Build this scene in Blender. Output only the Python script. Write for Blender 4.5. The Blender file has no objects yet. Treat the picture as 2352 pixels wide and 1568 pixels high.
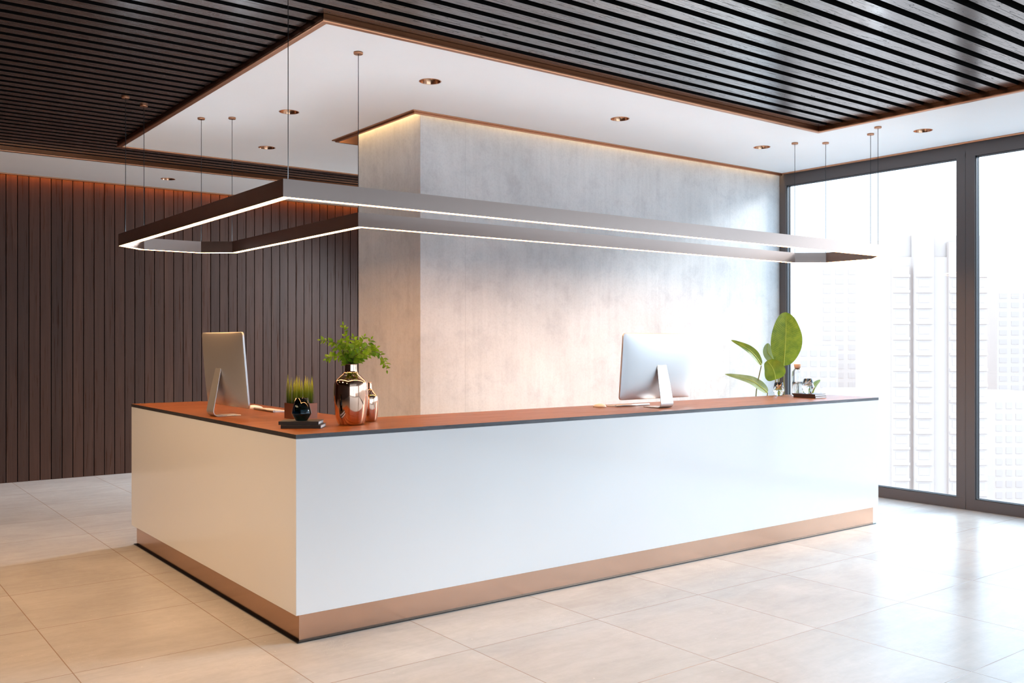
import bpy, bmesh, math, random
from mathutils import Vector, Matrix
from mathutils.geometry import delaunay_2d_cdt

D = bpy.data
scene = bpy.context.scene
col = scene.collection
random.seed(7)
PI = math.pi

# ------------------------------------------------------------------ camera frame
CAM = Vector((0, 0, 1.5))
YAW = math.radians(52.846)                   # angle of +X to the right of the view axis
FWD = Vector((math.cos(YAW), math.sin(YAW), 0))
RGT = Vector((math.sin(YAW), -math.cos(YAW), 0))
RZ = math.atan2(RGT.y, RGT.x)                # rotation whose local x is RGT and local y is FWD

# ------------------------------------------------------------------ helpers
def tag(o, label=None, cat=None, group=None, kind=None):
    if label: o['label'] = label
    if cat: o['category'] = cat
    if group: o['group'] = group
    if kind: o['kind'] = kind
    return o

def empty(name, loc, rz=0, **k):
    o = D.objects.new(name, None)
    o.empty_display_size = 0.05
    col.objects.link(o)
    o.location = loc
    o.rotation_euler = (0, 0, rz)
    return tag(o, **k)

class MB:
    """collects faces and links them as one mesh object"""
    def __init__(self):
        self.v = []; self.f = []; self.s = []; self.m = []
    def add(self, verts, faces, smooth=False, mi=0):
        n = len(self.v)
        self.v += [tuple(p) for p in verts]
        for f in faces:
            self.f.append(tuple(i + n for i in f)); self.s.append(smooth); self.m.append(mi)
        return self
    def box(self, x0, x1, y0, y1, z0, z1, mi=0):
        v = [(x0,y0,z0),(x1,y0,z0),(x1,y1,z0),(x0,y1,z0),(x0,y0,z1),(x1,y0,z1),(x1,y1,z1),(x0,y1,z1)]
        return self.add(v, [(0,3,2,1),(4,5,6,7),(0,1,5,4),(1,2,6,5),(2,3,7,6),(3,0,4,7)], mi=mi)
    def prism(self, poly, z0, z1, mi=0):
        n = len(poly)
        v = [(x,y,z0) for x,y in poly] + [(x,y,z1) for x,y in poly]
        f = [tuple(range(n-1,-1,-1)), tuple(range(n,2*n))]
        f += [(i,(i+1)%n,n+(i+1)%n,n+i) for i in range(n)]
        return self.add(v, f, mi=mi)
    def lathe(self, prof, n=48, cx=0, cy=0, z=0, smooth=True, cap0=True, cap1=False, mi=0):
        v = []
        for r,h in prof:
            for i in range(n):
                a = 2*PI*i/n
                v.append((cx+r*math.cos(a), cy+r*math.sin(a), z+h))
        f = []
        for k in range(len(prof)-1):
            for i in range(n):
                j = (i+1)%n
                f.append((k*n+i, k*n+j, (k+1)*n+j, (k+1)*n+i))
        self.add(v, f, smooth, mi)
        if cap0: self.add(v[:n], [tuple(range(n-1,-1,-1))], False, mi)
        if cap1: self.add(v[-n:], [tuple(range(n))], False, mi)
        return self
    def cyl(self, cx, cy, r, z0, z1, n=24):
        return self.lathe([(r,z0),(r,z1)], n, cx, cy, 0, True, True, True)
    def tube(self, pts, r, n=8, r1=None):
        pts = [Vector(p) for p in pts]; v = []; m = len(pts)
        up = Vector((0.13,0.21,1)).normalized()
        for i,p in enumerate(pts):
            t = (pts[min(i+1,m-1)] - pts[max(i-1,0)]).normalized()
            a = t.cross(up)
            if a.length < 1e-3: a = t.cross(Vector((1,0,0)))
            a.normalize(); b = t.cross(a)
            rr = r if r1 is None else r + (r1-r)*i/(m-1)
            for k in range(n):
                an = 2*PI*k/n
                v.append(p + a*rr*math.cos(an) + b*rr*math.sin(an))
        f = [(i*n+k, i*n+(k+1)%n, (i+1)*n+(k+1)%n, (i+1)*n+k) for i in range(m-1) for k in range(n)]
        self.add(v, f, True)
        self.add(v[:n], [tuple(range(n))]); self.add(v[-n:], [tuple(range(n-1,-1,-1))])
        return self
    def ring(self, outer, inner, z0, z1, mi=0):
        """closed band between two polylines with the same vertex count"""
        n = len(outer)
        v = [(x,y,z0) for x,y in outer]+[(x,y,z1) for x,y in outer]+[(x,y,z0) for x,y in inner]+[(x,y,z1) for x,y in inner]
        f = []
        for i in range(n):
            j = (i+1)%n
            f += [(i,j,n+j,n+i),(2*n+j,2*n+i,3*n+i,3*n+j),(j,i,2*n+i,2*n+j),(n+i,n+j,3*n+j,3*n+i)]
        return self.add(v, f, mi=mi)
    def build(self, name, mat, parent=None, bevel=0, seg=2, recalc=True, loc=None, sub=0, **k):
        me = D.meshes.new(name)
        me.from_pydata(self.v, [], self.f)
        mats = mat if isinstance(mat, (list, tuple)) else [mat]
        for m in mats: me.materials.append(m)
        me.polygons.foreach_set('use_smooth', self.s)
        me.polygons.foreach_set('material_index', self.m)
        if recalc:
            bm = bmesh.new(); bm.from_mesh(me)
            bmesh.ops.remove_doubles(bm, verts=bm.verts, dist=1e-6)
            bmesh.ops.recalc_face_normals(bm, faces=bm.faces)
            bm.to_mesh(me); bm.free()
        me.update()
        o = D.objects.new(name, me)
        col.objects.link(o)
        if parent: o.parent = parent
        if loc: o.location = loc
        if bevel:
            b = o.modifiers.new('b', 'BEVEL'); b.width = bevel; b.segments = seg
            b.limit_method = 'ANGLE'; b.angle_limit = math.radians(50)
            b.harden_normals = False
        if sub:
            s = o.modifiers.new('s', 'SUBSURF'); s.levels = sub; s.render_levels = sub
        return tag(o, **k)

def struct(name, mb, mat, parent=None, **k):
    o = mb.build(name, mat, parent, **k)
    o['kind'] = 'structure'
    return o

def copy_tree(o, parent=None, keep=True):
    c = o.copy(); col.objects.link(c)
    if parent: c.parent = parent
    for ch in list(o.children): copy_tree(ch, c)
    return c

# ------------------------------------------------------------------ materials
def new_mat(name):
    m = D.materials.new(name); m.use_nodes = True
    nt = m.node_tree
    return m, nt, nt.nodes['Principled BSDF']

def setp(b, **k):
    names = dict(color='Base Color', rough='Roughness', metal='Metallic', spec='Specular IOR Level', coat='Coat Weight',
                 coatr='Coat Roughness', ior='IOR', trans='Transmission Weight', emis='Emission Color', estr='Emission Strength', sheen='Sheen Weight')
    for a,v in k.items():
        if a in ('color','emis') and len(v) == 3: v = (*v, 1)
        b.inputs[names[a]].default_value = v

def simple(name, color, rough=0.5, **k):
    m, nt, b = new_mat(name)
    setp(b, color=color, rough=rough, **k)
    return m

class NT:
    def __init__(self, nt): self.nt = nt; self.tc = None
    def n(self, t, **k):
        x = self.nt.nodes.new(t)
        for a,v in k.items(): setattr(x, a, v)
        return x
    def link(self, a, b): self.nt.links.new(a, b)
    def coord(self, scale=(1,1,1), loc=(0,0,0), kind='Object'):
        tc = self.n('ShaderNodeTexCoord'); mp = self.n('ShaderNodeMapping')
        mp.inputs['Scale'].default_value = scale; mp.inputs['Location'].default_value = loc
        self.link(tc.outputs[kind], mp.inputs['Vector'])
        return mp.outputs['Vector']
    def noise(self, vec, scale=5, detail=4, rough=0.5, dist=0.0):
        x = self.n('ShaderNodeTexNoise')
        x.inputs['Scale'].default_value = scale; x.inputs['Detail'].default_value = detail
        x.inputs['Roughness'].default_value = rough; x.inputs['Distortion'].default_value = dist
        if vec is not None: self.link(vec, x.inputs['Vector'])
        return x.outputs['Fac']
    def ramp(self, fac, stops, interp='LINEAR'):
        x = self.n('ShaderNodeValToRGB'); r = x.color_ramp; r.interpolation = interp
        while len(r.elements) < len(stops): r.elements.new(0.5)
        for e,(p,c) in zip(r.elements, stops):
            e.position = p; e.color = (*c, 1) if len(c) == 3 else c
        self.link(fac, x.inputs['Fac'])
        return x.outputs['Color']
    def math(self, op, a, b=None, c=None):
        x = self.n('ShaderNodeMath', operation=op)
        for i,v in enumerate((a,b,c)):
            if v is None: continue
            if hasattr(v, 'links'): self.link(v, x.inputs[i])
            else: x.inputs[i].default_value = v
        return x.outputs[0]
    def mix(self, fac, a, b, mode='MIX'):
        x = self.n('ShaderNodeMix', data_type='RGBA', blend_type=mode)
        for s,v in ((x.inputs[0],fac),(x.inputs[6],a),(x.inputs[7],b)):
            if hasattr(v, 'links'): self.link(v, s)
            else: s.default_value = v if not isinstance(v, tuple) or len(v) == 4 else (*v, 1)
        return x.outputs[2]
    def bump(self, h, bsdf, strength=0.2, dist=0.01):
        x = self.n('ShaderNodeBump'); x.inputs['Strength'].default_value = strength; x.inputs['Distance'].default_value = dist
        self.link(h, x.inputs['Height']); self.link(x.outputs['Normal'], bsdf.inputs['Normal'])
        return x
    def sep(self, vec):
        x = self.n('ShaderNodeSeparateXYZ'); self.link(vec, x.inputs[0]); return x.outputs

# white paint
def paint(name, color, rough=0.6):
    m, nt, b = new_mat(name); T = NT(nt)
    setp(b, rough=rough, spec=0.3)
    f = T.noise(T.coord(), 3.0, 3)
    T.link(T.ramp(f, [(0.3, tuple(c*0.985 for c in color)), (0.7, color)]), b.inputs['Base Color'])
    T.bump(T.noise(T.coord(), 220, 2), b, 0.03, 0.001)
    return m
M_CEIL = paint('ceiling_paint', (0.84, 0.835, 0.835), 0.55)
M_WALL = paint('wall_paint', (0.78, 0.77, 0.76), 0.6)

# concrete
def concrete():
    m, nt, b = new_mat('plaster_concrete'); T = NT(nt)
    setp(b, rough=0.62, spec=0.3)
    v = T.coord()
    big = T.noise(v, 1.1, 5, 0.6, 0.4)
    mid = T.noise(v, 5.5, 6, 0.65, 0.3)
    fine = T.noise(v, 60, 3, 0.6)
    stre = T.noise(T.coord((9, 9, 0.55)), 2.2, 4, 0.6)
    c1 = T.ramp(big, [(0.32, (0.64, 0.635, 0.635)), (0.52, (0.74, 0.735, 0.735)), (0.72, (0.80, 0.795, 0.795))])
    c2 = T.ramp(mid, [(0.3, (0.87, 0.87, 0.88)), (0.5, (1, 1, 1)), (0.75, (1.0, 1.0, 1.0))])
    c = T.mix(1.0, c1, c2, 'MULTIPLY')
    c3 = T.ramp(stre, [(0.35, (0.93, 0.93, 0.93)), (0.6, (1, 1, 1))])
    c = T.mix(0.8, c, c3, 'MULTIPLY')
    c4 = T.ramp(fine, [(0.3, (0.9, 0.9, 0.9)), (0.55, (1, 1, 1))])
    c = T.mix(0.7, c, c4, 'MULTIPLY')
    # hairline scratches
    w = T.noise(T.coord((1.7, 1.7, 1.1)), 2.6, 2, 0.4, 2.4)
    line = T.math('ABSOLUTE', T.math('SUBTRACT', w, 0.5))
    c = T.mix(T.ramp(line, [(0.0, (0.28,)*3), (0.004, (0, 0, 0))]), c, (0.7, 0.69, 0.68))
    # formwork joints
    s = T.sep(T.coord())
    for x0 in (4.262, 7.50):
        d = T.math('ABSOLUTE', T.math('SUBTRACT', s[0], x0))
        c = T.mix(T.ramp(d, [(0.0, (0.35,)*3), (0.004, (0, 0, 0))]), c, (0.36, 0.36, 0.36))
    T.link(c, b.inputs['Base Color'])
    T.bump(T.math('ADD', mid, T.math('MULTIPLY', fine, 0.35)), b, 0.12, 0.006)
    return m
M_CONC = concrete()

# wood with grain along one axis
def wood(name, cols, axis='x', scale=1.0, rough=(0.3, 0.5), bump=0.25, plank=None, fibre=1.0, spec=0.5, cath=0.6, pbright=(0.75, 1.15), coat=0, pore=0.55):
    m, nt, b = new_mat(name); T = NT(nt)
    st = {'x': (0.06, 1, 1), 'y': (1, 0.06, 1), 'z': (1, 1, 0.06)}[axis]
    st = tuple(s*scale for s in st)
    tc = T.n('ShaderNodeTexCoord')
    vec = tc.outputs['Object']
    pid = None
    if plank:                                     # (axis index, period, offset): every board gets its own piece of grain
        s = T.sep(vec)
        idx = T.math('FLOOR', T.math('DIVIDE', T.math('SUBTRACT', s[plank[0]], plank[2]), plank[1]))
        wn = T.n('ShaderNodeTexWhiteNoise', noise_dimensions='1D'); T.link(idx, wn.inputs['W'])
        pid = wn.outputs['Value']
        cmb = T.n('ShaderNodeCombineXYZ')
        off = T.math('MULTIPLY', pid, 37.0)
        for i in range(3): T.link(off, cmb.inputs[i])
        va = T.n('ShaderNodeVectorMath', operation='ADD'); T.link(vec, va.inputs[0]); T.link(cmb.outputs[0], va.inputs[1])
        vec = va.outputs[0]
    mp = T.n('ShaderNodeMapping'); mp.inputs['Scale'].default_value = st; T.link(vec, mp.inputs['Vector'])
    g1 = T.noise(mp.outputs[0], 9, 4, 0.55, 1.2)
    mp2 = T.n('ShaderNodeMapping'); mp2.inputs['Scale'].default_value = tuple(s*(0.35 if s == min(st) else 1) for s in st); T.link(vec, mp2.inputs['Vector'])
    g2 = T.noise(mp2.outputs[0], 70*fibre, 3, 0.6)
    rings = T.math('FRACT', T.math('MULTIPLY', g1, 9.0))
    rings = T.math('ABSOLUTE', T.math('SUBTRACT', rings, 0.5))
    c = T.ramp(g1, [(0.3, cols[0]), (0.55, cols[1]), (0.75, cols[2])])
    lines = T.ramp(rings, [(0.0, (1,1,1)), (0.035, (0.25,)*3), (0.08, (0,0,0))])
    pores = T.ramp(g2, [(0.33, (1,1,1)), (0.40, (0,0,0))])
    dark = tuple(x*0.35 for x in cols[0])
    c = T.mix(T.math('MULTIPLY', lines, cath), c, dark)
    c = T.mix(T.math('MULTIPLY', pores, pore), c, dark)
    if pid is not None:
        k = T.math('ADD', T.math('MULTIPLY', pid, pbright[1]-pbright[0]), pbright[0])
        cc = T.n('ShaderNodeCombineXYZ')
        for i in range(3): T.link(k, cc.inputs[i])
        c = T.mix(1.0, c, cc.outputs[0], 'MULTIPLY')
    T.link(c, b.inputs['Base Color'])
    lp = T.math('MAXIMUM', T.math('MULTIPLY', lines, cath), T.math('MULTIPLY', pores, 0.8))
    r = T.math('ADD', T.math('MULTIPLY', lp, rough[1]-rough[0]), rough[0])
    T.link(r, b.inputs['Roughness'])
    b.inputs['Specular IOR Level'].default_value = spec
    T.link(T.math('MULTIPLY', T.math('SUBTRACT', 1.0, lp), spec), b.inputs['Specular IOR Level'])
    T.bump(T.math('SUBTRACT', 1.0, lp), b, bump, 0.002)
    if coat:
        T.link(T.math('MULTIPLY', T.math('SUBTRACT', 1.0, lp), coat), b.inputs['Coat Weight'])
        b.inputs['Coat Roughness'].default_value = 0.2; b.inputs['Coat IOR'].default_value = 2.3
    return m

SLAT_P, SLAT_O = 0.1405, 2.8375          # period and start of a slat (gap of 0.055 before it)
M_SLAT = wood('stained_oak', [(0.030, 0.017, 0.014), (0.048, 0.028, 0.023), (0.070, 0.042, 0.035)], 'x', 1.6, (0.20, 0.6), 0.1,
              plank=(1, SLAT_P, SLAT_O-0.02), spec=1.0, cath=0.9, coat=1.0)
PLK, PLO = 0.1095, 1.746
M_PLANK = wood('walnut_panelling', [(0.036, 0.0125, 0.006), (0.046, 0.017, 0.009), (0.060, 0.025, 0.014)], 'z', 1.3, (0.5, 0.65), 0.12,
               plank=(0, PLK, PLO), spec=0.3, cath=0.0, pore=0.15)
M_TOP = wood('warm_lit_brown_oak', [(0.215, 0.066, 0.014), (0.25, 0.080, 0.018), (0.29, 0.100, 0.026)], 'x', 1.1, (0.36, 0.5), 0.12, cath=0.35, spec=0.3)  # oak brown with the lamp's warm glow mixed into the colour
M_TOPEDGE = wood('charcoal_oak_edge_lit', [(0.035, 0.035, 0.042), (0.075, 0.074, 0.085), (0.14, 0.138, 0.155)], 'x', 3.5, (0.4, 0.6), 0.3, cath=0.5)  # daylight on the front edge put into a lighter grey
M_TOPEDGE_Y = wood('charcoal_oak_edge_shaded', [(0.025, 0.02, 0.02), (0.035, 0.03, 0.03), (0.05, 0.045, 0.045)], 'y', 3.5, (0.4, 0.6), 0.3, cath=0.5)  # same edge wood, side shade put into a darker colour

# floor tiles
TX, TY, TP = 1.800, 2.958, 0.8145
def floor_mat():
    m, nt, b = new_mat('porcelain_tile'); T = NT(nt)
    vec = T.coord(); s = T.sep(vec)
    u = T.math('DIVIDE', T.math('SUBTRACT', s[0], TX), TP)
    v = T.math('DIVIDE', T.math('SUBTRACT', s[1], TY), TP)
    iu = T.math('FLOOR', u); iv = T.math('FLOOR', v)
    fu = T.math('SUBTRACT', u, iu); fv = T.math('SUBTRACT', v, iv)
    du = T.math('MINIMUM', fu, T.math('SUBTRACT', 1.0, fu)); dv = T.math('MINIMUM', fv, T.math('SUBTRACT', 1.0, fv))
    dm = T.math('MULTIPLY', T.math('MINIMUM', du, dv), TP)
    cmb = T.n('ShaderNodeCombineXYZ'); T.link(iu, cmb.inputs[0]); T.link(iv, cmb.inputs[1])
    wn = T.n('ShaderNodeTexWhiteNoise', noise_dimensions='3D'); T.link(cmb.outputs[0], wn.inputs['Vector'])
    off = T.n('ShaderNodeVectorMath', operation='MULTIPLY_ADD')
    T.link(wn.outputs['Color'], off.inputs[0]); off.inputs[1].default_value = (20, 20, 20); T.link(vec, off.inputs[2])
    ov = off.outputs[0]
    big = T.noise(ov, 1.6, 5, 0.6, 0.6)
    fine = T.noise(ov, 26, 5, 0.65)
    mp = T.n('ShaderNodeMapping'); mp.inputs['Scale'].default_value = (1, 4, 1); T.link(ov, mp.inputs['Vector'])
    streak = T.noise(mp.outputs[0], 3.0, 6, 0.7, 0.8)
    c = T.ramp(big, [(0.3, (0.50, 0.485, 0.47)), (0.5, (0.55, 0.535, 0.52)), (0.72, (0.61, 0.595, 0.58))])
    c = T.mix(0.8, c, T.ramp(streak, [(0.35, (0.9, 0.895, 0.89)), (0.6, (1, 1, 1))]), 'MULTIPLY')
    c = T.mix(0.5, c, T.ramp(fine, [(0.35, (0.93, 0.925, 0.92)), (0.6, (1, 1, 1))]), 'MULTIPLY')
    # pale flecks
    vo = T.n('ShaderNodeTexVoronoi'); vo.inputs['Scale'].default_value = 16; T.link(ov, vo.inputs['Vector'])
    vo.inputs['Randomness'].default_value = 1
    fl = T.ramp(vo.outputs['Distance'], [(0.0, (1,1,1)), (0.05, (1,1,1)), (0.09, (0,0,0))])
    fl = T.math('MULTIPLY', fl, T.ramp(T.noise(ov, 7.3, 1), [(0.56, (0,0,0)), (0.59, (1,1,1))]))
    c = T.mix(T.math('MULTIPLY', fl, 0.45), c, (0.85, 0.8, 0.75))
    vein = T.math('ABSOLUTE', T.math('SUBTRACT', T.noise(ov, 6, 5, 0.7, 2.0), 0.5))
    vm = T.math('MULTIPLY', T.ramp(vein, [(0.0, (1,1,1)), (0.008, (0,0,0))]), T.ramp(T.noise(ov, 1.9, 1), [(0.56, (0,0,0)), (0.66, (1,1,1))]))
    c = T.mix(T.math('MULTIPLY', vm, 0.35), c, (0.85, 0.8, 0.75))
    g = T.ramp(dm, [(0.0, (1,1,1)), (0.0013, (1,1,1)), (0.0019, (0,0,0))])
    c = T.mix(g, c, (0.30, 0.20, 0.13))
    T.link(c, b.inputs['Base Color'])
    setp(b, spec=0.5, rough=0.25)
    T.bump(T.math('ADD', T.math('SUBTRACT', 1.0, g), T.math('MULTIPLY', fine, 0.05)), b, 0.25, 0.002)
    return m
M_FLOOR = floor_mat()

def metal(name, color, rough, aniso=None, nscale=(1,1,1)):
    m, nt, b = new_mat(name); T = NT(nt)
    setp(b, color=color, metal=1.0)
    f = T.noise(T.coord(nscale), 90, 2)
    r = T.math('ADD', T.math('MULTIPLY', f, 0.08), rough-0.04)
    T.link(r, b.inputs['Roughness'])
    return m
M_COPPER = metal('brushed_copper', (0.55, 0.27, 0.155), 0.34, nscale=(1, 1, 0.2))
M_PLINTH = metal('copper_plinth', (0.58, 0.36, 0.255), 0.20)
M_VASE = metal('mirror_copper', (0.72, 0.43, 0.30), 0.055)
M_LAMPF = metal('satin_bronze', (0.42, 0.31, 0.265), 0.33)
M_FASCIA = metal('dark_bronze', (0.22, 0.085, 0.04), 0.35)
M_POT = metal('copper_pot_metal', (0.33, 0.18, 0.135), 0.42)
M_ALU = metal('satin_aluminium', (0.62, 0.62, 0.63), 0.40)
M_ALU.node_tree.nodes['Principled BSDF'].inputs['Metallic'].default_value = 0.8
M_REFL = metal('reflector_copper', (0.70, 0.36, 0.21), 0.16)
M_DESK = simple('white_lacquer', (0.80, 0.80, 0.81), 0.16, spec=0.5, coat=0.3, coatr=0.05)
M_FRAME = paint('window_frame_paint', (0.125, 0.108, 0.108), 0.42)
M_GASK = simple('black_gasket', (0.012, 0.012, 0.014), 0.4)
M_FRAME_L = simple('anodised_bead', (0.30, 0.31, 0.34), 0.3, metal=0.6)
M_BLACK = simple('matt_black', (0.004, 0.004, 0.004), 0.9, spec=0.08)
M_STRIP = simple('black_base_strip', (0.01, 0.011, 0.013), 0.15)
M_CABLE = simple('black_cable', (0.012, 0.013, 0.016), 0.5)
M_SCREEN = simple('dark_screen_glass', (0.01, 0.01, 0.012), 0.06)
M_KEY = simple('white_key_plastic', (0.8, 0.8, 0.8), 0.35)
M_CORK = simple('pale_cork', (0.78, 0.52, 0.36), 0.85)
M_SOIL = simple('potting_soil', (0.02, 0.014, 0.01), 0.95)
M_CLAY = simple('grey_planter_glaze', (0.25, 0.25, 0.25), 0.5)

def emitter(name, color, strength):
    m, nt, b = new_mat(name)
    setp(b, color=(0.9, 0.88, 0.85), emis=color, estr=strength, rough=0.5)
    return m
M_LED = emitter('warm_led_diffuser', (1.0, 0.49, 0.18), 47.0)
M_COVE = emitter('warm_cove_led', (1.0, 0.64, 0.28), 20.0)
M_COVE2 = emitter('amber_cove_led', (1.0, 0.30, 0.05), 32.0)

M_UP = emitter('fill_uplight', (0.76, 0.89, 1.0), 16.5)  # fill light only, lifts ceiling and upper walls

def pane_glass():
    m = D.materials.new('window_glass'); m.use_nodes = True; nt = m.node_tree; T = NT(nt)
    nt.nodes.remove(nt.nodes['Principled BSDF'])
    tr = T.n('ShaderNodeBsdfTransparent'); tr.inputs[0].default_value = (0.97, 0.985, 0.98, 1)
    gl = T.n('ShaderNodeBsdfGlossy'); gl.inputs['Roughness'].default_value = 0.0
    fr = T.n('ShaderNodeFresnel'); fr.inputs[0].default_value = 1.45
    mx = T.n('ShaderNodeMixShader'); T.link(fr.outputs[0], mx.inputs[0]); T.link(tr.outputs[0], mx.inputs[1]); T.link(gl.outputs[0], mx.inputs[2])
    T.link(mx.outputs[0], nt.nodes['Material Output'].inputs['Surface'])
    return m
M_PANE = pane_glass()
def glass(name, color=(1,1,1), ior=1.45, rough=0.0):
    m, nt, b = new_mat(name)
    setp(b, color=color, rough=rough, trans=1.0, ior=ior)
    return m
M_GLASS = glass('clear_glass', (0.97, 0.985, 0.98))
M_WATER = glass('clear_water', (0.96, 0.98, 0.98), 1.33)
M_TEAL = glass('smoky_blue_glass', (0.10, 0.22, 0.28))
M_TEALW = glass('dark_blue_water', (0.04, 0.16, 0.24), 1.33)

def leaf_mat(name, c1, c2, vein=None, scale=30, translucent=0.35, rough=0.38):
    m = D.materials.new(name); m.use_nodes = True; nt = m.node_tree; T = NT(nt)
    b = nt.nodes['Principled BSDF']; setp(b, rough=rough, spec=0.4)
    f = T.noise(T.coord(), scale, 3)
    c = T.ramp(f, [(0.35, c1), (0.65, c2)])
    if vein:
        at = T.n('ShaderNodeAttribute'); at.attribute_name = 'leafuv'
        s = T.sep(at.outputs['Vector'])
        # transverse ribs across the blade
        w = T.math('ADD', T.math('MULTIPLY', s[1], vein), T.math('MULTIPLY', T.math('ABSOLUTE', s[0]), -4.0))
        w = T.math('ADD', w, T.math('MULTIPLY', f, 1.5))
        rib = T.math('SINE', T.math('MULTIPLY', w, 6.2832))
        c = T.mix(T.ramp(rib, [(0.0, (0.28,)*3), (0.8, (0,0,0))]), c, tuple(x*0.55 for x in c1))
        T.bump(rib, b, 0.25, 0.002)
    T.link(c, b.inputs['Base Color'])
    tl = T.n('ShaderNodeBsdfTranslucent'); T.link(c, tl.inputs[0])
    mx = T.n('ShaderNodeMixShader'); mx.inputs[0].default_value = translucent
    T.link(b.outputs[0], mx.inputs[1]); T.link(tl.outputs[0], mx.inputs[2])
    T.link(mx.outputs[0], nt.nodes['Material Output'].inputs['Surface'])
    return m
M_BANANA = leaf_mat('broad_leaf_green', (0.12, 0.19, 0.010), (0.24, 0.31, 0.018), vein=30, scale=14)
M_BANANA2 = leaf_mat('pale_leaf_green', (0.30, 0.38, 0.16), (0.40, 0.50, 0.26), vein=30, scale=14)
M_MIDRIB = simple('leaf_midrib_green', (0.42, 0.50, 0.08), 0.5)
M_STEM = simple('leaf_stem_olive', (0.20, 0.19, 0.06), 0.5)
M_TWIG = simple('brown_twig', (0.09, 0.055, 0.03), 0.7)
M_SPRIG = leaf_mat('sprig_leaf_green', (0.09, 0.22, 0.008), (0.24, 0.45, 0.02), scale=26, translucent=0.4)
def grass_mat():
    m = D.materials.new('grass_blade'); m.use_nodes = True; nt = m.node_tree; T = NT(nt)
    b = nt.nodes['Principled BSDF']; setp(b, rough=0.5)
    s = T.sep(T.coord())
    c = T.ramp(T.math('MULTIPLY', s[2], 4.0), [(0.34, (0.015, 0.045, 0.004)), (0.6, (0.16, 0.26, 0.014)), (0.95, (0.66, 0.68, 0.06))])
    T.link(c, b.inputs['Base Color'])
    tl = T.n('ShaderNodeBsdfTranslucent'); T.link(c, tl.inputs[0])
    mx = T.n('ShaderNodeMixShader'); mx.inputs[0].default_value = 0.35
    T.link(b.outputs[0], mx.inputs[1]); T.link(tl.outputs[0], mx.inputs[2]); T.link(mx.outputs[0], nt.nodes['Material Output'].inputs['Surface'])
    return m
M_GRASS = grass_mat()
M_COVER = simple('charcoal_book_cover', (0.02, 0.018, 0.016), 0.4)
M_COVER2 = simple('dark_brown_book_cover', (0.035, 0.014, 0.009), 0.4)
def pages():
    m, nt, b = new_mat('book_pages'); T = NT(nt); setp(b, rough=0.8)
    f = T.noise(T.coord((1, 1, 60)), 20, 2)
    T.link(T.ramp(f, [(0.35, (0.8, 0.79, 0.78)), (0.6, (0.92, 0.92, 0.92))]), b.inputs['Base Color'])
    return m
M_PAGES = pages()

# ------------------------------------------------------------------ the room
ZC = 3.268                      # white ceiling
ZS = 3.303                      # underside of the slats
ZB = 3.350                      # black board above them
XL, YN, XW, YB = -6.0, -7.0, 8.298, 11.18
CX0, CY0, CY1 = 3.84, 6.246, 7.26       # concrete block
E_X, E_Y, E_Y2 = 2.329, 4.776, 8.91     # edges of the white island
E_XR, E_Y3 = 6.87, 9.79                 # inner edges of the white perimeter strips

f = MB(); f.box(XL-0.2, XW+0.12, YN-0.2, YB+0.1, -0.15, 0)
struct('floor', f, M_FLOOR)

# white ceiling, cut for the downlights and the slot round the concrete block
DL = [(3.417,5.431),(3.005,6.809),(3.397,8.186),(5.194,5.434),(6.981,5.446),(7.51,4.202),(3.195,10.415)]
DLR = 0.071
def in_white(x, y):
    if x > 8.262 or y > 11.05: return False
    if x > 3.735 and 6.17 < y < 7.53: return False
    if x > E_XR: return True
    if y > E_Y3: return True
    return x > E_X and E_Y < y < E_Y2
pts = []; edges = []
def loop(pl):
    n0 = len(pts)
    pts.extend(Vector(p) for p in pl)
    edges.extend((n0+i, n0+(i+1)%len(pl)) for i in range(len(pl)))
loop([(E_X,E_Y),(E_XR,E_Y),(E_XR,YN),(8.262,YN),(8.262,11.05),(XL,11.05),(XL,E_Y3),(E_XR,E_Y3),(E_XR,E_Y2),(E_X,E_Y2)])
loop([(3.735,6.17),(8.262,6.17),(8.262,7.53),(3.735,7.53)])
for x,y in DL: loop([(x+DLR*math.cos(2*PI*i/40), y+DLR*math.sin(2*PI*i/40)) for i in range(40)])
cv, ce, cf, *_ = delaunay_2d_cdt(pts, edges, [], 0, 1e-6)
c = MB(); keep = []
for fa in cf:
    m = sum((cv[i] for i in fa), Vector((0,0)))/len(fa)
    if in_white(m.x, m.y) and all((m.x-x)**2+(m.y-y)**2 > DLR*DLR*0.98 for x,y in DL): keep.append(tuple(fa))
c.add([(p.x,p.y,ZC) for p in cv], keep)
# upper side (closes the board) and slab over everything
c.box(XL-0.2, XW+0.12, YN-0.2, YB+0.1, 3.47, 3.55)
o = struct('ceiling', c, M_CEIL, recalc=False)

# slatted ceiling
s = MB()
y = SLAT_O
while y > YN: y -= SLAT_P
while y < 9.75:
    y0, y1 = y, y+0.0855
    for (ra, rb, xa, xb) in ((YN, E_Y-0.042, XL, E_XR-0.042), (E_Y-0.042, E_Y2+0.042, XL, E_X-0.042), (E_Y2+0.042, E_Y3-0.042, XL, E_XR-0.042)):
        a, b_ = max(y0, ra), min(y1, rb)
        if b_-a > 0.004:
            s.box(xa, xb, a, b_, ZS+0.0006, ZB+0.004, 1)
            s.box(xa, xb, a, b_, ZS, ZS+0.0006, 0)
    y += SLAT_P
s.box(XL, E_XR-0.002, YN, E_Y-0.002, ZB, ZB+0.02, 1)
s.box(XL, E_X-0.002, E_Y-0.002, E_Y2+0.002, ZB, ZB+0.02, 1)
s.box(XL, E_XR-0.002, E_Y2+0.002, E_Y3-0.002, ZB, ZB+0.02, 1)
struct('ceiling_slats', s, [M_SLAT, M_BLACK])

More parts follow.
